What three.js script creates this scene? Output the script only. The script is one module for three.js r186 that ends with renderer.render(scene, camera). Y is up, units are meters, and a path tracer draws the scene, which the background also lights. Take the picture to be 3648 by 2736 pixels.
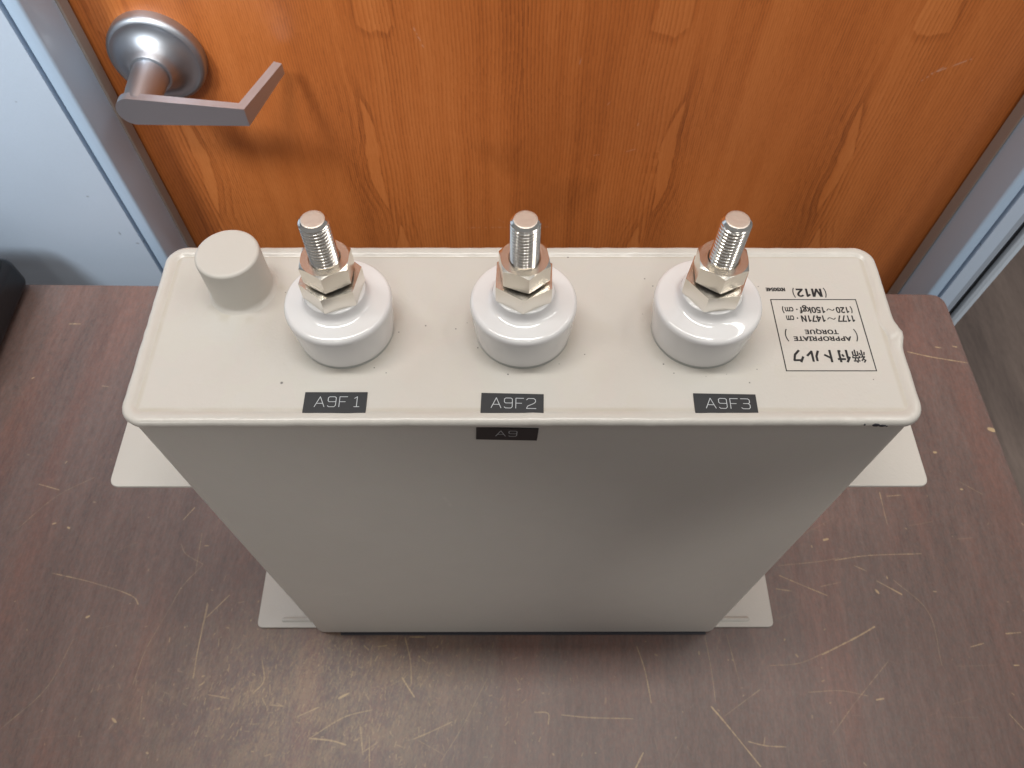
import * as THREE from 'three';
import { mergeGeometries, mergeVertices, toCreasedNormals } from 'three/addons/utils/BufferGeometryUtils.js';
import { RoundedBoxGeometry } from 'three/addons/geometries/RoundedBoxGeometry.js';

// ------------------------------------------------------------------ camera, light, exposure
const scene = new THREE.Scene();
const camera = new THREE.PerspectiveCamera(53.54, 4 / 3, 0.02, 60);
camera.position.set(-0.00595, 0.6704, 0.1551);
camera.rotation.set(-1.0269, -0.0079, 0.0066, 'YXZ');
camera.focus = 0.335;
camera.userData.fStop = 30;
scene.add(camera);

const renderer = new THREE.WebGLRenderer({ antialias: true });
renderer.setSize(1024, 768);
renderer.toneMapping = THREE.LinearToneMapping;
renderer.toneMappingExposure = 1.0;
renderer.shadowMap.enabled = true;

scene.background = new THREE.Color().setRGB(0.225, 0.224, 0.226);      // the even light of the unseen room

// two ceiling fittings over and beside the table: [centre x, y, z, length, width, turn, strength]
const CEIL = 1.86;
const FITTINGS = [
  [-0.25, CEIL, -0.1, 1.3, 0.13, 0, 27],
  [0.95, CEIL, -0.15, 1.3, 0.13, Math.PI / 2, 13.5],
];
// added spots, unseen sources: brighten wall and door; last ones band the case front: [from], [to], strength, cone, colour
const ADDED_SPOTS = [
  [[-1.05, 1.8, 0.55], [-0.62, 0.53, -0.42], 20, 0.24, 0.86, 0.94, 1, 0.95],
  [[0.95, 1.8, 0.6], [0.57, 0.0, -0.42], 11, 0.14, 0.86, 0.94, 1, 0.95],
  [[-0.3, 1.82, 0.72], [-0.25, 0.38, -0.485], 7, 0.2, 1, 0.97, 0.92, 0.95],
  [[0.35, 1.82, 0.72], [0.27, 0.36, -0.485], 7, 0.2, 1, 0.97, 0.92, 0.95],
  [[-0.9, 1.0, 1.5], [-0.14, 0.2, 0], 2.0, 0.13, 1, 0.98, 0.95, 0.9, 1.5],  // added spot, lightens the case front left of the dark band
  [[0.7, 1.2, 1.5], [0.25, 0.18, 0], 1.75, 0.095, 1, 0.97, 0.92, 0.22, 2],  // added spot, its cone edge ends the dark band on the right
];

// ------------------------------------------------------------------ helpers
let seed = 7;
const rnd = () => { seed = (seed + 0x6d2b79f5) | 0; let t = Math.imul(seed ^ (seed >>> 15), 1 | seed); t = (t + Math.imul(t ^ (t >>> 7), 61 | t)) ^ t; return ((t ^ (t >>> 14)) >>> 0) / 4294967296; };
const MM = 0.001, V = (x, y, z) => new THREE.Vector3(x, y, z);
const clamp = (v, a = 0, b = 1) => Math.min(b, Math.max(a, v));
const smooth = (a, b, v) => { const t = clamp((v - a) / (b - a)); return t * t * (3 - 2 * t); };
const mix = (a, b, t) => a + (b - a) * t;
function hash(x, y, s) { let h = Math.imul(x, 374761393) ^ Math.imul(y, 668265263) ^ Math.imul(s + 11, 2147483647 - 1274126177); h = Math.imul(h ^ (h >>> 13), 1274126177); h ^= h >>> 16; return (h >>> 0) / 4294967296; }
function noise(x, y, s = 0) {
  const xi = Math.floor(x), yi = Math.floor(y), fx = x - xi, fy = y - yi, u = fx * fx * (3 - 2 * fx), v = fy * fy * (3 - 2 * fy);
  const a = hash(xi, yi, s), b = hash(xi + 1, yi, s), c = hash(xi, yi + 1, s), d = hash(xi + 1, yi + 1, s);
  return a + (b - a) * u + (c - a) * v + (a - b - c + d) * u * v;
}
const fbm = (x, y, s = 0, n = 3) => { let t = 0, a = 0.5, m = 0; for (let i = 0; i < n; i++) { t += a * noise(x, y, s + i * 17); m += a; a *= 0.5; x *= 2.03; y *= 2.03; } return t / m; };
const toS = (l) => 255 * (l <= 0.0031308 ? 12.92 * l : 1.055 * Math.pow(l, 1 / 2.4) - 0.055);

// a data texture from a function of millimetres: f(x, y) -> [r, g, b] linear, or one number for a height map
function paintTex(w, h, x0, y0, mmw, mmh, f, srgb = true) {
  const d = new Uint8Array(w * h * 4);
  for (let j = 0; j < h; j++) for (let i = 0; i < w; i++) {
    const c = f(x0 + (i + 0.5) / w * mmw, y0 + (j + 0.5) / h * mmh), o = (j * w + i) * 4;
    for (let k = 0; k < 3; k++) { const v = typeof c === 'number' ? c : c[k]; d[o + k] = srgb ? clamp(toS(clamp(v)), 0, 255) : clamp(v) * 255; }
    d[o + 3] = 255;
  }
  const t = new THREE.DataTexture(d, w, h);
  t.wrapS = t.wrapT = THREE.MirroredRepeatWrapping; t.magFilter = THREE.LinearFilter; t.minFilter = THREE.LinearMipmapLinearFilter; t.generateMipmaps = true;
  if (srgb) t.colorSpace = THREE.SRGBColorSpace;
  t.repeat.set(1 / (mmw * MM), 1 / (mmh * MM)); t.offset.set(-x0 / mmw, -y0 / mmh);     // uv in metres
  t.needsUpdate = true;
  return t;
}
function canvasTex(c) { const t = new THREE.CanvasTexture(c); t.colorSpace = THREE.SRGBColorSpace; t.anisotropy = 8; return t; }
const std = (r, g, b, rough, metal = 0, more = {}) => new THREE.MeshPhysicalMaterial({ color: new THREE.Color().setRGB(r, g, b), roughness: rough, metalness: metal, ...more });

const used = {};
function numbered(n) { used[n] = (used[n] ?? -1) + 1; return used[n] ? n + '_' + String(used[n]).padStart(3, '0') : n; }
function shadows(m) { m.castShadow = m.receiveShadow = true; return m; }
function thing(name, label, category, pos = [0, 0, 0], turn = 0) {
  const o = new THREE.Group(); o.name = numbered(name); o.position.set(...pos); o.rotation.y = turn;
  o.userData = { label, category }; scene.add(o); return o;
}
function part(name, geo, mat, parent, label) {
  const m = shadows(new THREE.Mesh(geo, mat)); m.name = name; if (label) m.userData.label = label; parent.add(m); return m;
}
// a mesh in millimetres brought to metres
const mm = (g) => g.scale(MM, MM, MM);
// planar uv in metres from the axis each face looks along (no index)
function boxUV(g) {
  g = g.index ? g.toNonIndexed() : g;
  const p = g.attributes.position, n = g.attributes.normal, uv = new Float32Array(p.count * 2);
  for (let i = 0; i < p.count; i += 3) {
    let nx = 0, ny = 0, nz = 0;
    for (let k = 0; k < 3; k++) { nx += n.getX(i + k); ny += n.getY(i + k); nz += n.getZ(i + k); }
    nx = Math.abs(nx); ny = Math.abs(ny); nz = Math.abs(nz);
    for (let k = 0; k < 3; k++) {
      const x = p.getX(i + k), y = p.getY(i + k), z = p.getZ(i + k), a = ny >= nx && ny >= nz ? [x, -z] : nx >= nz ? [z, y] : [x, y];
      uv[(i + k) * 2] = a[0]; uv[(i + k) * 2 + 1] = a[1];
    }
  }
  g.setAttribute('uv', new THREE.BufferAttribute(uv, 2));
  return g;
}
// grid surface: P(i, j) -> [x, y, z], nu by nv points; closed in u when asked
function grid(nu, nv, P, closed = true) {
  const pos = [], idx = [], uv = [];
  for (let j = 0; j < nv; j++) for (let i = 0; i < nu; i++) { pos.push(...P(i, j)); uv.push(i / nu, j / nv); }
  const m = closed ? nu : nu - 1;
  for (let j = 0; j < nv - 1; j++) for (let i = 0; i < m; i++) {
    const a = j * nu + i, b = j * nu + (i + 1) % nu, c = a + nu, d = b + nu;
    idx.push(a, b, d, a, d, c);
  }
  const g = new THREE.BufferGeometry();
  g.setAttribute('position', new THREE.Float32BufferAttribute(pos, 3)); g.setAttribute('uv', new THREE.Float32BufferAttribute(uv, 2)); g.setIndex(idx);
  g.computeVertexNormals(); return g;
}
// points round a rounded rectangle, counted from above: {x, z, nx, nz, s}
function roundRect(x0, x1, z0, z1, r, step) {
  const out = [], cs = [[x1 - r, z1 - r, 0], [x0 + r, z1 - r, 1], [x0 + r, z0 + r, 2], [x1 - r, z0 + r, 3]];
  const nArc = 10;
  cs.forEach(([cx, cz, q], c) => {
    for (let k = 0; k <= nArc; k++) { const a = (q + k / nArc) * Math.PI / 2, nx = Math.cos(a), nz = Math.sin(a); out.push({ x: cx + r * nx, z: cz + r * nz, nx, nz }); }
    const e = out[out.length - 1], nxt = cs[(c + 1) % 4], a = (q + 1) * Math.PI / 2, f = { x: nxt[0] + r * Math.cos(a), z: nxt[1] + r * Math.sin(a) };
    const L = Math.hypot(f.x - e.x, f.z - e.z), n = Math.max(1, Math.round(L / step));
    for (let k = 1; k < n; k++) out.push({ x: mix(e.x, f.x, k / n), z: mix(e.z, f.z, k / n), nx: e.nx, nz: e.nz });
  });
  let s = 0; out.forEach((p, i) => { if (i) s += Math.hypot(p.x - out[i - 1].x, p.z - out[i - 1].z); p.s = s; });
  return out;
}
function rrShape(x0, x1, y0, y1, r) {
  const s = new THREE.Shape(); s.moveTo(x0 + r, y0); s.lineTo(x1 - r, y0); s.absarc(x1 - r, y0 + r, r, -Math.PI / 2, 0); s.lineTo(x1, y1 - r); s.absarc(x1 - r, y1 - r, r, 0, Math.PI / 2);
  s.lineTo(x0 + r, y1); s.absarc(x0 + r, y1 - r, r, Math.PI / 2, Math.PI); s.lineTo(x0, y0 + r); s.absarc(x0 + r, y0 + r, r, Math.PI, Math.PI * 1.5); return s;
}
// a shape drawn in (x, y) millimetres, pulled up along world y from y0 by h; shape y points to -z
function slab(shape, y0, h, bevel = 0.3, seg = 2) {
  const g = new THREE.ExtrudeGeometry(shape, { depth: h - 2 * bevel, bevelEnabled: bevel > 0, bevelSize: bevel, bevelThickness: bevel, bevelOffset: -bevel, bevelSegments: seg, curveSegments: 10 });
  g.rotateX(-Math.PI / 2); g.translate(0, y0 + bevel, 0); return mm(g);
}
function extrudeXZ(pts, y0, y1) {   // vertical prism from an outline in (x, z) millimetres, sharp
  const s = new THREE.Shape(pts.map(([x, z]) => new THREE.Vector2(x, -z)));
  const g = new THREE.ExtrudeGeometry(s, { depth: y1 - y0, bevelEnabled: false }); g.rotateX(-Math.PI / 2); g.translate(0, y0, 0); return mm(g);
}
function bx(x0, x1, y0, y1, z0, z1, r = 0.6) {
  const g = new RoundedBoxGeometry(x1 - x0, y1 - y0, z1 - z0, 2, r); g.translate((x0 + x1) / 2, (y0 + y1) / 2, (z0 + z1) / 2); return mm(g);
}

// ------------------------------------------------------------------ materials
function segDist(x, y, ax, ay, bx_, by) { const dx = bx_ - ax, dy = by - ay, t = clamp(((x - ax) * dx + (y - ay) * dy) / (dx * dx + dy * dy || 1)); return [Math.hypot(x - ax - dx * t, y - ay - dy * t), t]; }
// enamel on the capacitor: fine orange peel
const peel = paintTex(512, 512, 0, 0, 60, 60, (x, y) => 0.5 * fbm(x / 1.1, y / 1.1, 3, 2) + 0.5 * fbm(x / 3.3, y / 3.3, 9, 2), false);
const PAINT = [0.60, 0.572, 0.52];
const enamel = std(...PAINT, 0.42, 0, { bumpMap: peel, bumpScale: 0.00010 });
const HX = 171.8, D = 95.8, TOP = 384.4;                                   // the case in millimetres
const specks = []; for (let i = 0; i < 40; i++) { const near = i < 28, c = [-80.4, 0.5, 81.1][i % 3]; const a = rnd() * 6.283, d = 23 + rnd() * rnd() * 16; specks.push(near ? [c + d * Math.cos(a), -48 + d * Math.sin(a), 0.12 + rnd() * 0.22] : [mix(-160, 160, rnd()), mix(-88, -8, rnd()), 0.12 + rnd() * 0.25]); }
specks.push([-106, -19, 0.55], [-12, -8.5, 0.5], [-91, -91, 0.4], [23, -91, 0.4]);
const lidMap = paintTex(2048, 640, -176, 0, 352, 100, (x, y) => {           // y is -z
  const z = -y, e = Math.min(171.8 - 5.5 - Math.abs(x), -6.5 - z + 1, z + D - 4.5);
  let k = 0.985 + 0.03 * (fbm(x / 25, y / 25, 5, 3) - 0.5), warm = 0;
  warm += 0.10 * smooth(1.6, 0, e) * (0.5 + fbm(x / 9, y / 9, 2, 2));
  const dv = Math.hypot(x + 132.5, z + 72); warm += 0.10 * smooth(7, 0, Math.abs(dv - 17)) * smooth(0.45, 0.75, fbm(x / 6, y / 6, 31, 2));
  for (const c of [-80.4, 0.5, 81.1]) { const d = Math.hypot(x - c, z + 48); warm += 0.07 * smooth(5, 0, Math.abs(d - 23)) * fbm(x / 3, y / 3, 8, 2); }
  for (const s of specks) { const d = Math.hypot(x - s[0], z - s[1]); if (d < s[2] * 1.6) k *= mix(0.25, 1, smooth(s[2] * 0.5, s[2] * 1.6, d)); }
  const st = Math.abs(x + 87.5 - (z + 3) * 0.25) < 0.9 && z > -5.5 ? 0.15 : 0; // dribble under the first label
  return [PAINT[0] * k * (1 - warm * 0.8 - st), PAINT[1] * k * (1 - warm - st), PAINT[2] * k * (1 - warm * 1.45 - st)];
});
const rimEnamel = std(...PAINT, 0.3, 0, { bumpMap: peel, bumpScale: 0.00012, clearcoat: 0.15, clearcoatRoughness: 0.15 });
const lidEnamel = std(1, 1, 1, 0.42, 0, { map: lidMap, bumpMap: peel, bumpScale: 0.00010 });
const bodyMap = paintTex(900, 960, -180, 0, 360, 385, (x, y) => {
  let k = 0.99 + 0.05 * (fbm(x / 70, y / 90, 101, 3) - 0.5) + 0.025 * (fbm(x / 9, y / 14, 102, 2) - 0.5);
  for (const [ax, ay, bx_, by] of [[-134, 118, -112, 127], [-128, 116, -118, 120], [96, 70, 104, 61], [-40, 300, -37, 288], [20, 44, 44, 47]]) { const [d, q] = segDist(x, y, ax, ay, bx_, by); if (d < 1.6) k *= 1 + 0.10 * smooth(1.6, 0, d) * noise(x / 2, y / 2, 9); }
  return PAINT.map((v) => v * k);
});
const bodyEnamel = std(1, 1, 1, 0.36, 0, { map: bodyMap, bumpMap: peel, bumpScale: 0.00010 });
const porcelain = std(0.77, 0.757, 0.745, 0.06);
const rubber = std(0.17, 0.18, 0.17, 0.7);
const nickel = std(0.84, 0.80, 0.74, 0.16, 1);
const nickelCut = std(0.80, 0.755, 0.68, 0.27, 1), nickelEnd = std(0.74, 0.67, 0.59, 0.48, 1);
const satin = std(0.62, 0.68, 0.76, 0.45, 1);
const seat = std(0.42, 0.425, 0.40, 0.5);
const satinRose = std(0.46, 0.485, 0.525, 0.44, 1), taupe = std(0.33, 0.285, 0.255, 0.4);
const bare = std(0.035, 0.035, 0.045, 0.5);  // bare chips; also dark fill for shade under the case and between nuts
const plastic = std(0.014, 0.014, 0.016, 0.38, 0, { bumpMap: peel, bumpScale: 0.0001 });

// veneer: book-matched leaves 255 mm wide, flame figure and straight grain, y up
const leafOf = (x) => { const q = ((x - 5 + 255) % 510 + 510) % 510 - 255; return [Math.abs(q), Math.floor((x - 5) / 255)]; };
const doorMarks = 'd -88 222 -96 244 1.1;d 96 165 92 158 .6;d 118 97 128 101 .7;d 84 92 90 93 .6;d -60 -22 40 -20 .7;d 402 196 432 212 1.4;d 396 188 410 203 1;d 108 120 109 128 .6;d 126 132 127 138 .8;d 60 205 61 212 .8;d -20 -8 -14 -12 .8'.split(';').map((s) => s.split(' ').slice(1).map(Number));
const woodMap = paintTex(2048, 2048, -425, -330, 950, 950, (x, y) => {
  let [u, leaf] = leafOf(x);
  const jit = (hash(leaf, 3, 5) - 0.5) * 26, yy = y + jit * 0.35;
  u += 3.2 * (noise(u / 60, yy / 130, 4) - 0.5) + 0.8 * (noise(u / 16, yy / 34, 14) - 0.5);
  // flame figure: one long flame per leaf, one further down behind the case
  let best = 1e9, W = 0, mid = 0, top = 0, topEdge = 0;
  const flames = [[4, 162, 156, 163, 6.3 + 2.2 * hash(leaf, 1, 2)], [-240, -20, 132, 146, 12]];
  for (const [y0, y1, xa, xb, w] of flames) {
    const t = (yy - y0) / (y1 - y0), xc = mix(xa, xb, clamp(t, -0.4, 1.4)) + 2.5 * Math.sin(yy / 23 + leaf);
    const ww = t > 0 && t < 1 ? w * Math.pow(Math.sin(Math.PI * t), 0.75) * (1 + 0.25 * (noise(yy / 9, w, 6) - 0.5)) : 0;
    const tail = t <= 0 ? Math.exp(t * (y1 - y0) / 46) : t >= 1 ? Math.exp((1 - t) * (y1 - y0) / 46) : 1;
    const s = Math.abs(u - xc), e = s - ww;
    if (w < 10) mid = s;
    if (e < best) { best = e; W = tail * smooth(46, 0, s); }
  }
  {                                                                          // the blunt end of the flame above
    const end = 229 + 7 * noise(u / 5, leaf, 19) + 0.02 * (u - 135) ** 2, half = 17 + 2 * noise(yy / 14, leaf, 20), s = Math.abs(u - 134 - 0.05 * (yy - 230));
    top = smooth(0, 2.5, yy - end) * smooth(half, half - 2.5, s);
    topEdge = smooth(11, 0, Math.max(end - yy, 0)) * smooth(half + 5, half - 6, s) * (1 - top) + 0.7 * smooth(4, 0, Math.abs(s - half - 1.5)) * smooth(-8, 20, yy - end);
  }
  const sep = best < 0 ? 1 : 0, e0 = Math.max(best, 0), bend = best;
  const coarse = e0 / (6.2 + 3 * noise(x / 90, 2, 5)) + 0.5 * noise(u / 40, yy / 180, 21), r = coarse - Math.floor(coarse);
  const fine = (u + 0.22 * mid) / 2.9 + 1.3 * noise(u / 26, 1, 9) + 0.34 * noise(u / 9, yy / 150, 41), q = fine - Math.floor(fine);
  let k = 0.60 + 0.24 * (fbm(x / 42, y / 340, 7, 2) - 0.5) + 0.16 * (noise(x / 11, y / 260, 8) - 0.5);
  k -= 0.30 * W * Math.pow(r, 3) * (1 - sep) * (0.5 + 1.2 * noise(u / 5, yy / 40, 3));
  k -= 0.38 * Math.pow(q, 2.6) * (0.25 + 1.1 * noise(u / 26, yy / 240, 33)) * (1 - sep * 0.7);
  if (sep) k += 0.085 * smooth(0, -2.2, best); else k -= 0.22 * W * smooth(4, 0, e0);
  k += 0.09 * top - 0.17 * topEdge;
  k -= 0.07 * smooth(15, 0, Math.abs(u - 3)) * (x < 5 ? 1 : 0.2);
  k += 0.12 * (noise(x / 0.9, y / 11, 51) - 0.5) + 0.09 * (noise(x / 0.55, y / 4.5, 52) - 0.5) + 0.05 * (noise(x * 1.3, y / 1.5, 53) - 0.5);
  k = clamp(k, 0, 1);
  const A = [0.20, 0.052, 0.013], B = [0.49, 0.142, 0.032], C = [0.66, 0.235, 0.068];
  let c = k < 0.5 ? A.map((a, i) => mix(a, B[i], k * 2)) : B.map((b, i) => mix(b, C[i], k * 2 - 1));
  for (const m of doorMarks) { const [d, t] = segDist(x, y, m[0], m[1], m[2], m[3]); if (d < m[4]) { const a = 0.38 * smooth(m[4], 0.1, d) * smooth(0.3, 0.6, noise(x / 2, y / 2, 77)); c = c.map((v, i) => mix(v, [0.62, 0.42, 0.33][i], a)); } }
  return c;
});
const veneer = std(1, 1, 1, 0.40, 0, { map: woodMap });

// table laminate: dark walnut print, grain running away from the viewer (y is -z), worn and scratched down to tan
const CUTS = '3 260 18 294 3 310 -5;2 289 -64 317 -68 369 -70;2 103 11 108 30 111 56;2 37 65 59 67 95 68;3 160 59 168 69 193 103;2 236 -50 253 -42 275 -32;2 305 -59 315 -54;3 322 -45 341 -33;1 337 -46 360 -18 359 27;1 213 27 239 25 266 15;1 314 24 278 57 255 80;3 101 93 94 104;2 186 85 199 88 216 89;2 200 82 198 88;2 403 65 411 77;1 425 -141 443 -128;4 283 -83 287 -84;4 319 -37 321 -34;4 424 -133 426 -133;5 410 -172 412 -172;6 472 -198 477 -196;3 332 -49 332 -47;3 422 1 435 0;3 420 27 424 27;2 388 12 400 9;3 297 54 303 53;1 237 -59 276 -63 293 -66;2 231 -38 244 -36;1 271 -40 290 -44;1 162 -2 164 32 164 55;1 181 1 186 39;1 242 48 270 47 291 51;2 346 -130 345 -98;2 352 -126 365 -127;1 170 66 202 46;2 -269 -25 -270 16;2 -268 -14 -252 -33;2 -95 3 -89 23 -87 41;3 -95 36 -90 43 -84 51;4 -146 52 -138 48;2 -214 22 -210 39 -217 48;3 -166 82 -147 84 -136 87;2 -166 82 -139 66 -118 61;3 -126 74 -122 94;2 -122 92 -111 85;2 -118 81 -116 103;2 -83 83 -68 77 -52 70;1 -24 37 -45 76 -60 99;2 -254 49 -236 52;2 -202 57 -191 58;2 -178 66 -162 59;2 15 63 26 64 26 72;2 -117 11 -110 10;2 -262 42 -259 39;1 -78 84 -58 94;3 -91 3 -78 3;2 -414 -53 -374 -44 -335 -31 -330 -25;1 -288 -90 -286 -52;1 -281 -60 -295 -41 -302 -21 -314 13 -318 41;2 -270 -26 -270 13 -269 36;1 -305 -80 -299 -71 -281 -61;1 -308 50 -305 72;4 -328 67 -324 70;4 -372 -14 -370 -15;2 -263 42 -260 40;1 -416 75 -389 44 -378 5;2 -283 -78 -279 -78;1 -459 -94 -432 -127 -402 -146;2 -453 -139 -432 -133;2 -308 -103 -300 -115;4 -413 -96 -411 -95;3 -428 -99 -425 -100;3 -498 -257 -496 -258;2 -423 -248 -416 -247;3 -480 -326 -468 -326;3 416 -290 437 -284 475 -276;3 447 -296 453 -295;3 466 -297 470 -296';
function tableTexture() {
  const x0 = -620, z1 = 240, mmw = 1110, mmh = 630, w = 2048, h = 1162, S = w / mmw;
  // wear is drawn on a canvas first: opacity of bare tan substrate
  const c = document.createElement('canvas'); c.width = w; c.height = h; const g = c.getContext('2d');
  g.fillStyle = '#000'; g.fillRect(0, 0, w, h); g.lineCap = 'round'; g.lineJoin = 'round';
  const X = (x) => (x - x0) * S, Y = (z) => h - (z1 - z) * S;
  const stroke = (pts, width, a) => { g.strokeStyle = `rgba(255,255,255,${a})`; g.lineWidth = width * S; g.beginPath(); pts.forEach(([x, z], i) => (i ? g.lineTo(X(x), Y(z)) : g.moveTo(X(x), Y(z)))); g.stroke(); };
  for (const s of CUTS.split(';')) {
    const n = s.split(' ').map(Number), k = n[0], pts = []; for (let i = 1; i < n.length; i += 2) pts.push([n[i], n[i + 1]]);
    const curve = pts.length > 2 ? new THREE.CatmullRomCurve3(pts.map((p) => V(p[0], 0, p[1]))).getPoints(26).map((v) => [v.x, v.z]) : [0, 0.2, 0.4, 0.6, 0.8, 1].map((t) => [mix(pts[0][0], pts[1][0], t), mix(pts[0][1], pts[1][1], t)]);
    for (let i = 0; i + 1 < curve.length; i++) stroke([curve[i], curve[i + 1]], [0, 0.6, 0.85, 1.1, 1.7, 2.4, 4.2][k] * (0.55 + 0.7 * rnd()), [0, 0.4, 0.66, 0.9, 1, 1, 1][k] * (0.5 + 0.6 * rnd()));
  }
  const gauss = () => (rnd() + rnd() + rnd() + rnd() - 2) * 0.87;
  for (let i = 0; i < 3300; i++) {                                          // rubbed area in front of and left of the case
    const x = -150 + gauss() * 165, z = 50 + gauss() * 70, a = rnd() < 0.68 ? 1.75 + gauss() * 0.5 : rnd() * 3.14, L = 0.6 + rnd() * rnd() * 6; if (noise(x / 16, z / 13, 88) < rnd() * 0.9) continue;
    stroke([[x, z], [x + Math.cos(a) * L, z + Math.sin(a) * L]], 0.35 + rnd() * 0.5, 0.1 + rnd() * rnd() * 0.55);
  }
  for (let i = 0; i < 420; i++) {                                           // fine scratches everywhere
    const x = mix(-520, 475, rnd()), z = mix(-360, 110, Math.sqrt(rnd())), a = rnd() * 3.14, L = 3 + rnd() * rnd() * 42, b = gauss() * 0.03;
    stroke([[x, z], [x + Math.cos(a) * L / 2, z + Math.sin(a) * L / 2], [x + Math.cos(a + b) * L, z + Math.sin(a + b) * L]], 0.3 + rnd() * 0.25, 0.03 + rnd() * rnd() * 0.24);
  }
  for (let i = 0; i < 150; i++) { const x = mix(-520, 475, rnd()), z = mix(-300, 110, Math.sqrt(rnd())), L = rnd() * 2.2, a = rnd() * 3.14; stroke([[x, z], [x + Math.cos(a) * L, z + Math.sin(a) * L]], 0.5 + rnd() * 0.9, 0.15 + rnd() * 0.55); }
  const wear = g.getImageData(0, 0, w, h).data;
  return paintTex(w, h, x0, -z1, mmw, mmh, (x, y) => {
    const z = -y, px = Math.min(w - 1, Math.max(0, Math.floor(X(x)))), py = Math.min(h - 1, Math.max(0, Math.floor(Y(z)))), a = wear[(py * w + px) * 4] / 255;
    const xs = x + 0.045 * z + 5 * (noise(x / 60, z / 220, 3) - 0.5);
    let k = 0.5 + 0.42 * (fbm(xs / 19, z / 150, 61, 3) - 0.5) + 0.24 * (noise(xs / 3.4, z / 30, 62) - 0.5) + 0.34 * (noise(xs / 1.2, z / 6, 63) - 0.5) + 0.3 * (noise(xs / 0.8, z / 1.6, 64) - 0.5);
    const red = fbm(xs / 28, z / 190, 71, 2);
    k = clamp(k);
    const r = smooth(-520, -455, -x) ? 0 : 0;
    let c0 = [mix(0.104, 0.218, k), mix(0.067, 0.141, k), mix(0.057, 0.119, k) + r];
    const rr = smooth(0.45, 0.75, red) * 0.3 + 0.4 * (noise(xs / 1.6, z / 2.2, 72) - 0.5); c0 = [c0[0] * (1 + rr * 0.35), c0[1] * (1 - rr * 0.15), c0[2] * (1 - rr * 0.3)];
    const rub = smooth(0, 1, Math.exp(-(((x + 165) / 150) ** 2 + ((z - 55) / 80) ** 2))) * 0.27 * smooth(0.3, 0.75, 0.28 * noise((x + 0.25 * z) / 1.3, z / 4, 81) + 0.22 * noise(x / 0.9, z / 1.1, 82) + 0.5 * fbm(x / 22, z / 16, 83, 2));
    const t = clamp(a + rub);
    const tan = [0.52, 0.375, 0.21];
    return c0.map((v, i) => mix(v, tan[i], t * 0.92));
  });
}
const laminate = std(1, 1, 1, 0.4, 0, { map: tableTexture(), bumpMap: peel, bumpScale: 0.00006 });
const edgeBand = std(0.085, 0.066, 0.058, 0.5);
const floorMap = paintTex(1024, 1024, 0, 0, 1600, 1600, (x, y) => {
  const k = clamp(0.5 + 0.9 * (fbm(x / 45, y / 420, 91, 3) - 0.5) + 0.4 * (noise(x / 9, y / 90, 92) - 0.5) + 0.25 * (noise(x / 3, y / 12, 93) - 0.5));
  return [mix(0.19, 0.36, k), mix(0.145, 0.275, k), mix(0.125, 0.23, k)];
});
const vinyl = std(1, 1, 1, 0.5, 0, { map: floorMap });

const wallScuffs = [[-455, 210, 1.0, 0.6], [-424, 20, 2.2, 1.2], [-446, 92, 1.5, 1], [-520, 150, 2, 1], [-437, 36, 1, 3]];
// pale blue paint with a few scuffs
const wallMap = paintTex(1024, 1024, -1100, -300, 700, 700, (x, y) => {
  let k = 0.98 + 0.05 * (fbm(x / 60, y / 60, 12, 3) - 0.5) + 0.02 * (noise(x / 1.4, y / 1.4, 13) - 0.5), d = 0;
  for (const s of wallScuffs) { const q = Math.hypot((x - s[0]) / s[2], (y - s[1]) / s[3]); if (q < 1.3) d = Math.max(d, 0.5 * smooth(1.3, 0.3, q)); }
  return [0.53 * k * (1 - d), 0.615 * k * (1 - d), 0.725 * k * (1 - d)];
});
const wallPaint = std(1, 1, 1, 0.38, 0, { map: wallMap, bumpMap: peel, bumpScale: 0.00008 });
const framePaint = std(0.45, 0.575, 0.72, 0.28, 0, { bumpMap: peel, bumpScale: 0.00006 });
const white = std(0.62, 0.68, 0.74, 0.4), seal = std(0.012, 0.013, 0.016, 0.6), greyMetal = std(0.40, 0.44, 0.50, 0.42);

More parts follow.
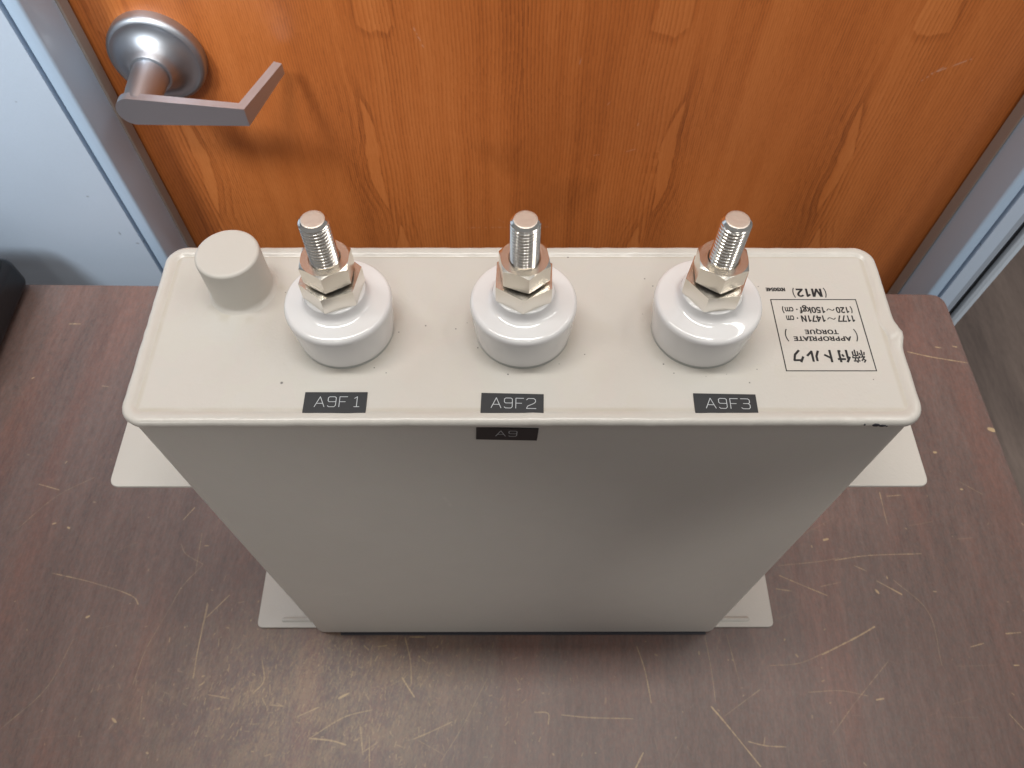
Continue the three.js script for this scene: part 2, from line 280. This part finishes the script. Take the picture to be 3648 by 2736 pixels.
// ------------------------------------------------------------------ floor, walls, door frame, door
const FLOOR = -740, TURN = -0.004;                                         // millimetres; the door wall is turned a little against the case
{
  const g = new THREE.PlaneGeometry(14, 14, 1, 1); g.rotateX(-Math.PI / 2); g.translate(0, FLOOR * MM, 0);
  const f = shadows(new THREE.Mesh(boxUV(g), vinyl)); f.name = 'floor'; f.userData.kind = 'structure'; scene.add(f);
}
const WZ = -421, DZ = -485, LX = -400, RX = 505, WTOP = 1850;
function base(t, x = 0, z = 0) { t.position.set(0, FLOOR * MM, 0); t.rotation.y = TURN; t.userData.off = [0, -FLOOR * MM, 0]; return t; }
const put = (name, geo, mat, parent, label) => { const m = part(name, geo, mat, parent, label); if (parent.userData.off) m.position.set(...parent.userData.off); return m; };
{
  const w = base(thing('wall', 'pale blue painted wall left of the orange wooden door', 'wall'));
  put('wall_panel', boxUV(extrudeXZ([[-2600, WZ], [-2600, WZ - 130], [LX - 19, WZ - 130], [LX - 18, WZ]], FLOOR, WTOP)), wallPaint, w);
  put('wall_return', boxUV(extrudeXZ([[LX - 18.9, WZ - 9], [LX - 18.9, WZ - 130], [LX - 14, WZ - 130], [LX - 14, WZ - 9]], FLOOR, WTOP)), seal, w);

  const r = base(thing('wall', 'narrow pale blue wall end with a black seal and white strip right of the door', 'wall'));
  put('wall_panel', boxUV(extrudeXZ([[RX + 18.5, WZ], [RX + 18.5, WZ - 130], [RX + 36, WZ - 130], [RX + 36, WZ]], FLOOR, WTOP)), wallPaint, r);
  put('wall_return', boxUV(extrudeXZ([[RX + 14, WZ - 9], [RX + 14, WZ - 130], [RX + 18.5, WZ - 130], [RX + 18.5, WZ - 9]], FLOOR, WTOP)), seal, r);
  put('metal_channel', boxUV(extrudeXZ([[RX + 36.2, WZ - 2.5], [RX + 36.2, WZ - 125], [RX + 49, WZ - 125], [RX + 49, WZ - 8], [RX + 47, WZ - 4], [RX + 44, WZ - 2], [RX + 39, WZ - 3.5]], FLOOR, WTOP)), greyMetal, r);
  put('seal', boxUV(extrudeXZ([[RX + 49.1, WZ - 9], [RX + 49.1, WZ - 120], [RX + 58, WZ - 120], [RX + 58, WZ - 9]], FLOOR, WTOP)), seal, r, 'black seal strip');
  put('edge_strip', boxUV(extrudeXZ([[RX + 57, WZ - 3], [RX + 58.1, WZ - 118], [RX + 67, WZ - 118], [RX + 68, WZ - 4], [RX + 66, WZ - 1], [RX + 60, WZ]], FLOOR, WTOP)), white, r, 'white edge strip');

  const f = base(thing('door_frame', 'grey blue painted metal frame round the orange wooden door', 'door frame'));
  const profile = (s, x0) => {                                             // s = 1 left jamb, -1 right jamb
    const p = [[-3.5, DZ - 60], [-3.5, DZ + 3], [-1, DZ + 3], [-1, DZ + 17.5], [0, DZ + 17.5]];
    for (let k = 0; k <= 6; k++) { const a = k / 6 * Math.PI / 2; p.push([-4 + 4 * Math.cos(a), WZ - 4 + 4 * Math.sin(a)]); }
    for (let k = 0; k <= 4; k++) { const a = Math.PI / 2 + k / 4 * Math.PI / 2; p.push([-11.5 + 2.5 * Math.cos(a), WZ - 2.5 + 2.5 * Math.sin(a)]); }
    p.push([-14, DZ - 60]);
    return p.map(([x, z]) => [x0 + s * x, z]);
  };
  const lj = profile(1, LX), rj = profile(-1, RX);
  const smoothJamb = (pts) => boxUV(toCreasedNormals(extrudeXZ(pts, FLOOR, 1330), 0.5));
  put('jamb', smoothJamb(lj), framePaint, f, 'left jamb beside the lever handle');
  put('jamb', smoothJamb(rj.slice().reverse()), framePaint, f, 'right jamb');
  put('door_stop', boxUV(extrudeXZ([[LX - 0.9, DZ + 3], [LX - 0.9, DZ + 17.4], [LX + 1.6, DZ + 17.4], [LX + 2.2, DZ + 16.6], [LX + 2.2, DZ + 3]], FLOOR, 1330)), taupe, f, 'taupe door stop');
  put('door_stop', boxUV(extrudeXZ([[RX - 2.2, DZ + 3], [RX - 2.2, DZ + 19], [RX - 1.4, DZ + 19.8], [RX + 0.9, DZ + 17.4], [RX + 0.9, DZ + 3]], FLOOR, 1330)), taupe, f, 'taupe door stop');
  put('head', boxUV(bx(LX, RX, 1330, 1380, WZ - 120, WZ, 3)), framePaint, f);

  const d = base(thing('door', 'orange brown wooden veneer door with a satin metal lever handle', 'door'));
  put('door_panel', boxUV(bx(LX - 1.5, RX + 1.5, FLOOR + 8, 1326, DZ - 44, DZ, 1)), veneer, d);
  // lever handle: round rose, neck and a bent bar that returns to the door
  const cx = -339, cy = 214.5, lathe = (pts, n = 64) => { const g = new THREE.LatheGeometry(pts.map(([r, z]) => new THREE.Vector2(r, z)), n); g.rotateX(Math.PI / 2); g.translate(cx, cy, DZ); return mm(toCreasedNormals(g, 0.6)); };
  const rose = put('handle_rose', lathe([[44, 0], [44, 8], [43.4, 10.5], [41.6, 12.6], [39.8, 13.3], [38.6, 12.9], [36, 12.8], [31, 14.4], [26.5, 17.6], [23, 21.6], [20.6, 26], [19.4, 30], [18.6, 31.5], [17.2, 32], [16.4, 32]]), satinRose, d);
  part('handle_neck', lathe([[16.3, 30], [15.8, 40], [15, 60], [13.6, 75], [13.2, 78]], 48), satinRose, rose);
  const sec = [], zf = -403, zb = -411.5;
  for (let k = 0; k <= 10; k++) { const a = Math.PI - k / 10 * Math.PI / 2, x = -343 + 14 * Math.cos(a), h = Math.max(14 * Math.sin(a), 0.6); sec.push([[x, zf], [x, zb], cy - 0.5 + h, cy - 0.5 - h]); }
  sec.push([[-243, zf], [-249, zb], 217.2, 199], [[-219, -466], [-227, -469], 218, 207.4]);
  const pos = [], quad = (a, b, c, e) => pos.push(...a, ...b, ...c, ...a, ...c, ...e);
  const cor = sec.map(([o, i, t, b]) => [[o[0], t, o[1]], [i[0], t, i[1]], [i[0], b, i[1]], [o[0], b, o[1]]]);
  for (let k = 0; k + 1 < cor.length; k++) for (let c = 0; c < 4; c++) quad(cor[k][c], cor[k + 1][c], cor[k + 1][(c + 1) % 4], cor[k][(c + 1) % 4]);
  quad(cor[0][0], cor[0][1], cor[0][2], cor[0][3]); const e = cor[cor.length - 1]; quad(e[3], e[2], e[1], e[0]);
  const lg = new THREE.BufferGeometry(); lg.setAttribute('position', new THREE.Float32BufferAttribute(pos, 3)); lg.computeVertexNormals();
  part('lever', mm(toCreasedNormals(lg, 0.5)), satin, rose);
}

// ------------------------------------------------------------------ table
{
  const t = thing('work_table', 'dark walnut table top with tan scratches under the beige capacitor', 'table', [0, FLOOR * MM, 0]); t.userData.off = [0, -FLOOR * MM, 0];
  const back = (x) => 373 - 0.0135 * x, s = new THREE.Shape(), xr = 475.5;    // shape y is -z
  s.moveTo(-1150, -420); s.lineTo(487, -420); s.lineTo(xr + 0.4, back(xr) - 16); s.quadraticCurveTo(xr, back(xr), xr - 16, back(xr)); s.lineTo(-1150, back(-1150)); s.closePath();
  put('table_top', boxUV(slab(s, -26, 26, 0.8)), laminate, t);
  const leg = (x, z) => put('leg', bx(x - 20, x + 20, FLOOR, -26.5, z - 20, z + 20, 3), edgeBand, t);
  leg(440, -325); leg(440, 370); leg(-1100, -325); leg(-1100, 370);
}

// ------------------------------------------------------------------ black case at the left edge of the picture
{
  const c = thing('equipment_case', 'black plastic case with rounded edges standing at the left end of the table', 'case', [-0.66, 0, -0.3]); c.userData.off = [0.66, 0, 0.3];
  const shell = (x0, x1, y0, y1, z0, z1, r) => { const g = new RoundedBoxGeometry(x1 - x0, y1 - y0, z1 - z0, 6, r); g.translate((x0 + x1) / 2, (y0 + y1) / 2, (z0 + z1) / 2); return boxUV(mm(g)); };
  put('case_body', shell(-800, -537, 2, 46, -384, -214, 11), plastic, c);
  put('case_cover', shell(-799, -538.5, 40, 84, -383, -216, 17), plastic, c);
  put('foot', bx(-560, -550, 0, 3, -372, -362, 1), rubber, c); put('foot', bx(-560, -550, 0, 3, -240, -230, 1), rubber, c);
}

// ------------------------------------------------------------------ the capacitor
{
  const cap = thing('power_capacitor', 'beige metal box capacitor with three white insulated terminals standing on the table', 'capacitor', [0, 0, -0.0479]); cap.userData.off = [0, 0, 0.0479];
  // case walls
  const rr = roundRect(-HX, HX, -D, 0, 9, 12), lv = [[-2.4, 2.7], [-1.1, 3.0], [-0.3, 3.9], [0, 5.5], [0, 60], [0, 130], [0, 200], [0, 270], [0, 330], [0, 380]];
  const body = grid(rr.length, lv.length, (i, j) => { const p = rr[i], [o, y] = lv[j]; return [p.x + p.nx * o, y, p.z + p.nz * o]; });
  const bodyM = put('case_body', boxUV(mm(body)), bodyEnamel, cap);
  part('case_bottom', boxUV(slab(rrShape(-HX + 2.6, HX - 2.6, 2.6, D - 2.6, 6), 2.8, 1, 0)), enamel, bodyM);
  put('base_shade_strip', bx(-150, 163, 0.15, 1.7, -70, 1.5, 0.5), bare, cap, 'dark strip standing in for the shade under the front edge');  // added dark strip, stands in for contact shade along the front
  // lid, sunk a little inside the welded rim
  put('lid', boxUV(slab(rrShape(-HX + 4, HX - 4, 4, D - 4, 6), TOP - 4, 3.1, 0)), lidEnamel, cap);
  const rim = roundRect(-HX, HX, -D, 0, 8.5, 1.3), L = rim[rim.length - 1].s;
  const prof = [[-0.2, TOP - 5.2], [0.8, TOP - 5], [1.35, TOP - 4.2], [1.6, TOP - 3], [1.5, TOP - 1.7], [0.95, TOP - 0.55], [0.1, TOP], [-1, TOP + 0.15], [-2.4, TOP + 0.05], [-3.4, TOP - 0.3], [-4.1, TOP - 0.75], [-4.9, TOP - 1.0]];
  const bead = grid(rim.length, prof.length, (i, j) => {
    const p = rim[i]; let [o, y] = prof[j];
    const wrap = (v, sc) => mix(noise(v / sc, 1, 5), noise((v - L) / sc, 1, 5), smooth(L - 12, L, v));
    const top = j > 1 && j < 10 ? 1 : 0, w = (wrap(p.s, 4.2) - 0.5) * 0.22 + (wrap(p.s, 15) - 0.5) * 0.22;
    o += w * top; y += ((wrap(p.s + 40, 5) - 0.5) * 0.18) * top;
    if (p.nx > 0.9) { const b = Math.exp(-(((p.z + 45) / 5.5) ** 2)), b2 = Math.exp(-(((p.z + 50) / 9) ** 2)); o += b * 1.8 * (j > 1 ? 1 : 0.3) + (j > 8 ? -b2 * 2.2 : 0); y += b * 0.7 * top * (noise(p.z / 2, j, 3) + 0.4); }
    return [p.x + p.nx * o, y, p.z + p.nz * o];
  });
  const rimM = put('welded_rim', boxUV(mm(bead)), rimEnamel, cap);
  for (const [x, y, z, a, b, c] of [[151.6, 382.2, 1.5, 1.7, 1.2, 0.4], [154.4, 381.8, 1.55, 1.6, 0.9, 0.35], [156.6, 381.4, 1.55, 0.4, 0.5, 0.3], [146.6, 382.6, 1.5, 0.4, 0.7, 0.3], [169.9, 382.4, -1.9, 0.6, 1.1, 0.6]]) {
    const g = new THREE.SphereGeometry(1, 14, 10), q = g.attributes.position; for (let i = 0; i < q.count; i++) { const f = 1 + 0.35 * (noise(q.getX(i) * 2 + x, q.getY(i) * 2, 7) - 0.5); q.setXYZ(i, q.getX(i) * f, q.getY(i) * f, q.getZ(i) * f); }
    g.scale(a, b, c); g.translate(x, y, z); g.computeVertexNormals(); part('paint_chip', mm(g), bare, rimM, 'dark paint chip');
  }
  // filler stub at the back left corner of the lid, with its weld
  {
    const r = 14.4, pts = [[r + 2.8, -0.25], [r + 1.7, 0.25], [r + 0.7, 0.9], [r + 0.15, 1.7], [r, 2.8], [r, 23.6], [r - 0.25, 24.5], [r - 0.9, 25.05], [r - 1.8, 25.2], [6, 25.25], [0.01, 25.25]];
    const g = grid(64, pts.length, (i, j) => { const a = -i / 64 * 6.28319; let [q, y] = pts[j]; if (j < 4) { q += 0.8 * (noise(i / 3.2, j * 0.4, 8) - 0.5) * (j < 3 ? 1 : 0.2) + (noise(i / 9, 2, 9) - 0.5) * (j < 3 ? 1.2 : 0.2); y += 0.5 * (noise(i / 2.4, j, 4) - 0.3) * (j > 0 && j < 3 ? 1 : 0); } return [-132.5 + q * Math.cos(a), TOP - 0.9 + y, -72 + q * Math.sin(a)]; });
    put('filler_cap', boxUV(mm(g)), enamel, cap);
  }
  // mounting flanges at the ends: two heights each side
  for (const [y, zf, sg] of [[0.4, -4.5, -1], [0.4, -4.5, 1], [287, -10.8, -1], [287, -10.8, 1]]) {
    const xo = 222.3, x0 = sg < 0 ? -xo : HX - 1, x1 = sg < 0 ? -HX + 1 : xo, b = D + zf;
    const s = new THREE.Shape(), r = 5.5, q = [[x0, -zf], [x1, -zf], [x1, b], [x0, b]];
    if (sg < 0) { s.moveTo(x1, -zf); s.lineTo(x1, b); s.lineTo(x0 + r, b); s.quadraticCurveTo(x0, b, x0, b - r); s.lineTo(x0, -zf + r); s.quadraticCurveTo(x0, -zf, x0 + r, -zf); s.closePath(); }
    else { s.moveTo(x0, -zf); s.lineTo(x1 - r, -zf); s.quadraticCurveTo(x1, -zf, x1, -zf + r); s.lineTo(x1, b - r); s.quadraticCurveTo(x1, b, x1 - r, b); s.lineTo(x0, b); s.closePath(); }
    const fl = put('mounting_flange', boxUV(slab(s, y, 2.4, 0.7, 3)), enamel, cap);
    if (y < 10) {                                                          // pressed rib beside the case
      const g = new THREE.CapsuleGeometry(2.1, 24, 6, 16); g.rotateZ(Math.PI / 2); g.scale(1, 0.8, 1); g.translate(sg * (HX + 16), y + 2.3, zf - 6.6); part('pressed_rib', mm(g), enamel, fl);
    }
  }
  // terminals
  const insPts = []; {
    const c = new THREE.SplineCurve([[21.6, 1.6], [22.1, 5], [22.7, 11], [23.3, 18], [23.45, 20.6], [23.1, 22], [22.3, 22.85], [21, 23.3], [17.4, 24.1], [15.4, 24.7], [14.2, 25.6], [13.5, 27.2], [13.1, 29.4]].map(([r, y]) => new THREE.Vector2(r, y)));
    insPts.push(new THREE.Vector2(21.2, 1.2), ...c.getPoints(70), new THREE.Vector2(12.2, 29.9), new THREE.Vector2(7, 29.9));
  }
  const insG = mm(new THREE.LatheGeometry(insPts, 96));
  const gasG = mm(new THREE.LatheGeometry([[20, -0.6], [21.3, -0.6], [21.6, 0.1], [21.5, 1], [21, 1.5], [20, 1.5]].map(([r, y]) => new THREE.Vector2(r, y)), 72));
  const hex = (af, y0, y1, r0, bore, cham) => {
    const rh = (i) => { const a = ((i / 72 * 360) % 60) - 30; return af / 2 / Math.cos(a * Math.PI / 180); }, rows = [];
    const drop = (i) => cham * Math.max(0, rh(i) - r0);
    rows.push((i) => [bore, y0 + 0.2], (i) => [Math.min(r0, rh(i)), y0], (i) => [rh(i), y0 + 0.3 * drop(i)], (i) => [rh(i), y1 - drop(i)], (i) => [Math.min(r0, rh(i)), y1], (i) => [bore + 0.7, y1], (i) => [bore, y1 - 0.7]);
    const g = grid(72, rows.length, (i, j) => { const [r, y] = rows[j](i), a = -i / 72 * 6.283185; return [r * Math.sin(-a), y, r * Math.cos(a)]; });
    return mm(toCreasedNormals(g.toNonIndexed(), 0.42));
  };
  const lowG = hex(23.4, 29.8, 38.9, 13.2, 6, 0.2), upG = hex(19.6, 40.5, 50.2, 9.9, 6, 0.62), gapDiscG = mm(toCreasedNormals(new THREE.CylinderGeometry(8.2, 8.2, 1.7, 48).translate(0, 39.7, 0).toNonIndexed(), 0.5));
  const P = 1.75, y0 = 38, y1 = 72.1, nT = 64, nY = 330;
  const studG = mm(grid(nT, nY + 3, (i, j) => {
    const a = -i / nT * 6.283185;
    if (j >= nY) { const [r, y] = [[4.7, y1], [2.4, y1 + 0.06], [0.02, y1 + 0.08]][j - nY]; return [r * Math.cos(a), y, r * Math.sin(a)]; }
    const y = y0 + (y1 - y0) * j / (nY - 1), ph = (((y + a / 6.283185 * P) / P) % 1 + 1) % 1, tri = Math.abs(ph * 2 - 1);
    const lim = Math.min(6, 6 - Math.max(0, (y - (y1 - 1.6)) * 0.8));
    return [Math.min(5.02 + 0.98 * smooth(0.04, 0.93, tri), lim) * Math.cos(a), y, Math.min(5.02 + 0.98 * smooth(0.04, 0.93, tri), lim) * Math.sin(a)];
  }));
  const endG = mm(new THREE.LatheGeometry([[4.75, y1 - 0.04], [4.55, y1 + 0.12], [3.9, y1 + 0.16], [3.1, y1 + 0.13], [2, y1 + 0.17], [0.9, y1 + 0.12], [0, y1 + 0.15]].map(([r, y]) => new THREE.Vector2(r, y)), 40));
  const R6 = Math.PI / 180;
  [[-80.45, -10, -1, 'left'], [0.45, -2, 9, 'middle'], [81.12, -23, -4, 'right']].forEach(([x, lo, up, which]) => {
    const ins = part('insulator', insG, porcelain, cap, `white glazed insulator of the ${which} terminal`); ins.position.set(x * MM, (TOP - 1) * MM, -0.0479 + 0.0479);
    part('gasket', gasG, seat, ins);
    const n1 = part('nut', lowG, nickelCut, ins); n1.rotation.y = lo * R6;
    part('gap_shade_disc', gapDiscG, bare, ins, 'dark disc standing in for the shaded gap between the nuts');  // dark colour stands in for the shade in the nut gap
    const n2 = part('nut', upG, nickelCut, ins); n2.rotation.y = up * R6;
    const st = part('threaded_stud', studG, nickel, ins); st.rotation.y = x; part('stud_end', endG, nickelEnd, ins);
  });
  // engraved black labels
  const STROKES = {
    A: [[[0, 1], [0.42, 0], [0.84, 1]], [[0.17, 0.66], [0.67, 0.66]]],
    9: [[[0.7, 0.46], [0.6, 0.5], [0.12, 0.5], [0.02, 0.4], [0.02, 0.1], [0.14, 0], [0.58, 0], [0.7, 0.1], [0.7, 0.86], [0.58, 1], [0.12, 1], [0.02, 0.9]]],
    F: [[[0.04, 1], [0.04, 0], [0.7, 0]], [[0.04, 0.5], [0.54, 0.5]]],
    1: [[[0.06, 0.16], [0.28, 0], [0.28, 1]], [[0.06, 1], [0.5, 1]]],
    2: [[[0, 0.14], [0.14, 0], [0.62, 0], [0.76, 0.14], [0.76, 0.34], [0.62, 0.5], [0.1, 0.76], [0, 1], [0.8, 1]]],
    3: [[[0, 0], [0.62, 0], [0.74, 0.12], [0.74, 0.38], [0.62, 0.48], [0.2, 0.48]], [[0.62, 0.48], [0.74, 0.6], [0.74, 0.88], [0.62, 1], [0.12, 1], [0, 0.9]]],
  };
  function plate(text, x0, hgt) {
    const S = 30, c = document.createElement('canvas'); c.width = 27.2 * S; c.height = 11.2 * S; const g = c.getContext('2d');
    g.fillStyle = '#26282b'; g.fillRect(0, 0, c.width, c.height); g.strokeStyle = '#c9cdd0'; g.lineWidth = 0.29 * S; g.lineCap = 'round'; g.lineJoin = 'round';
    let x = x0; for (const ch of text) { if (ch === ' ') { x += 1.5; continue; } const h = hgt, y = (11.2 - h) / 2 - 0.75; let w = 0; for (const l of STROKES[ch]) { g.beginPath(); l.forEach(([u, v], i) => { w = Math.max(w, u); i ? g.lineTo((x + u * h) * S, (y + v * h) * S) : g.moveTo((x + u * h) * S, (y + v * h) * S); }); g.stroke(); } x += w * h + 1.35; }
    return std(1, 1, 1, 0.42, 0, { map: canvasTex(c) });
  }
  const black = std(0.018, 0.019, 0.021, 0.45);
  function label(text, x0, at, turn, front) {
    const g = bx(-13.6, 13.6, 0, 0.55, -5.6, 5.6, 0.12), face = new THREE.PlaneGeometry(0.0269, 0.0109); face.rotateX(-Math.PI / 2); face.translate(0, 0.000563, 0);
    const m = part('name_label', g, black, cap, `black engraved label reading ${text.replace(' ', '')}`);
    part('engraved_face', face, plate(text, x0, front ? 5.2 : 5.1), m);
    m.position.set(at[0] * MM, at[1] * MM, at[2] * MM + 0.0479); if (front) m.rotation.x = Math.PI / 2; m.rotation[front ? 'z' : 'y'] = 0; if (front) m.rotateY(turn); else m.rotation.y = turn;
  }
  label('A9F 1', 4.7, [-81.2, TOP - 0.92, -8.4], 0.0, false);
  label('A9F2', 4.4, [-4.5, TOP - 0.92, -7.7], -0.026, false);
  label('A9F3', 4.9, [88.0, TOP - 0.92, -7.5], -0.022, false);
  label('A9', 8.6, [-6.8, 371.9, -0.02], -0.044, true);
  // printed marking beside the right terminal, to be read from the back
  {
    const S = 20, c = document.createElement('canvas'); c.width = 52 * S; c.height = 54 * S; const g = c.getContext('2d');
    const X = (x) => (163 - x) * S, Y = (z) => (-22 - z) * S;                // reading left is +x, reading top is the front
    g.strokeStyle = g.fillStyle = 'rgba(24,24,26,0.93)'; g.lineWidth = 0.5 * S; g.lineJoin = 'miter';
    const bx0 = X(158), by0 = Y(-25.2), bw = X(117.8) - bx0, bh = Y(-65) - by0; g.strokeRect(bx0, by0, bw, bh);
    const fx = (f) => bx0 + f * bw, fy = (f) => by0 + f * bh;
    const run = (t, a, b, top, bot, weight = 0) => { g.save(); g.font = '100px sans-serif'; const m = g.measureText(t), tall = /[A-Z0-9]/.test(t) ? 72 : 55; g.translate(fx(a), fy(bot)); g.scale((fx(b) - fx(a)) / m.width, (fy(bot) - fy(top)) / tall); g.fillText(t, 0, 0); if (weight) { g.lineWidth = weight; g.strokeText(t, 0, 0); } g.restore(); };
    const dot = (a, v) => { g.beginPath(); g.arc(fx(a), fy(v), 0.42 * S, 0, 7); g.fill(); };
    const wave = (a, b, v) => { g.lineWidth = 0.42 * S; g.beginPath(); g.moveTo(fx(a), fy(v + 0.012)); g.bezierCurveTo(fx(mix(a, b, 0.35)), fy(v - 0.055), fx(mix(a, b, 0.62)), fy(v + 0.06), fx(b), fy(v - 0.014)); g.stroke(); };
    const paren = (a, w, top, bot) => { g.lineWidth = 0.5 * S; g.beginPath(); g.moveTo(fx(a), fy(top)); g.quadraticCurveTo(fx(a) - w * S, (fy(top) + fy(bot)) / 2, fx(a), fy(bot)); g.stroke(); };
    run('APPROPRIATE', 0.18, 0.837, 0.408, 0.466, 8); run('TORQUE', 0.31, 0.69, 0.502, 0.56, 8); paren(0.125, 1.8, 0.40, 0.572); paren(0.897, -1.8, 0.40, 0.572);
    run('1177', 0.07, 0.275, 0.678, 0.762, 8); wave(0.296, 0.391, 0.722); run('1471N', 0.41, 0.70, 0.678, 0.762, 8); dot(0.737, 0.728); run('cm', 0.773, 0.869, 0.703, 0.762, 8);
    run('120', 0.108, 0.266, 0.806, 0.886, 8); paren(0.09, 0.9, 0.80, 0.9); wave(0.283, 0.373, 0.85); run('150kgf', 0.387, 0.686, 0.806, 0.886, 8); dot(0.72, 0.855); run('cm', 0.758, 0.862, 0.828, 0.886, 8); paren(0.875, -0.9, 0.80, 0.9);
    run('M12', 0.365, 0.68, 1.045, 1.158, 8); paren(0.345, 1.3, 1.03, 1.175); paren(0.70, -1.3, 1.03, 1.175); run('NX9054E', 0.80, 1.03, 1.128, 1.175, 14);
    const glyphs = ['M24 2L10 20L26 28M38 14L12 46L40 42M25 46L25 98M12 58L6 82M36 56L42 76M68 0L70 12M48 14L96 14M58 20L62 34M84 20L78 34M48 52L48 38L96 38L94 50M54 56L54 88M54 56L90 56L90 82L84 86M72 44L72 100', 'M34 4L8 46M24 30L24 98M40 28L98 28M78 4L78 90L64 88M50 46L60 64', 'M34 4L34 98M36 36L78 62', 'M28 12L28 50L8 92M56 8L56 86L94 52', 'M38 4L14 48M34 20L82 20L70 62L34 96'];
    glyphs.forEach((d, i) => {
      const sx = fx(0.07 + i * 0.171), w = 0.158 * bw / 100, sy = fy(0.107), h = (fy(0.285) - fy(0.107)) / 100; g.lineWidth = (i ? 16.5 : 10.5) * w; g.lineJoin = 'round';
      for (const sub of d.split('M').filter(Boolean)) { g.beginPath(); sub.split('L').forEach((q, k) => { const [u, v] = q.split(' ').map(Number); k ? g.lineTo(sx + u * w, sy + v * h) : g.moveTo(sx + u * w, sy + v * h); }); g.stroke(); }
    });
    const t = canvasTex(c), pl = new THREE.PlaneGeometry(0.052, 0.054); pl.rotateX(-Math.PI / 2); pl.rotateY(Math.PI); pl.translate(0.137, (TOP - 0.9 + 0.06) * MM, -0.049);
    const m = put('printed_marking', pl, std(1, 1, 1, 0.5, 0, { map: t, transparent: true }), cap, 'black printed torque marking in a thin frame'); m.castShadow = false;
  }
}

// ------------------------------------------------------------------ ceiling fittings and added spots (out of the picture)
for (const [x, y, z, len, wid, turn, power] of FITTINGS) {
  const t = thing('ceiling_light', turn ? 'long white ceiling light fitting to the right of the table' : 'long white ceiling light fitting over the table', 'ceiling light', [x, y, z], turn);
  part('housing', new RoundedBoxGeometry(len + 0.04, 0.05, wid + 0.03, 2, 0.008).translate(0, 0.04, 0), std(0.8, 0.8, 0.8, 0.5), t);
  part('diffuser', new RoundedBoxGeometry(len, 0.03, wid, 2, 0.01), std(0.9, 0.9, 0.88, 0.5, 0, { emissive: new THREE.Color(1, 0.97, 0.92), emissiveIntensity: 1.2 }), t);
  const l = new THREE.RectAreaLight(new THREE.Color().setRGB(1, 0.968, 0.925), power, len, wid); l.position.set(x, y - 0.022, z); l.rotation.set(-Math.PI / 2, 0, turn); scene.add(l);
}
for (const [from, to, power, cone, r, g, b, soft, size = 12] of ADDED_SPOTS) {
  const l = new THREE.SpotLight(new THREE.Color().setRGB(r, g, b), power, 0, cone, soft, 2); l.position.set(...from); l.target.position.set(...to); l.castShadow = true; l.shadow.radius = size; scene.add(l, l.target);
}
scene.traverse((o) => { if (o.userData.off) delete o.userData.off; });
renderer.render(scene, camera);
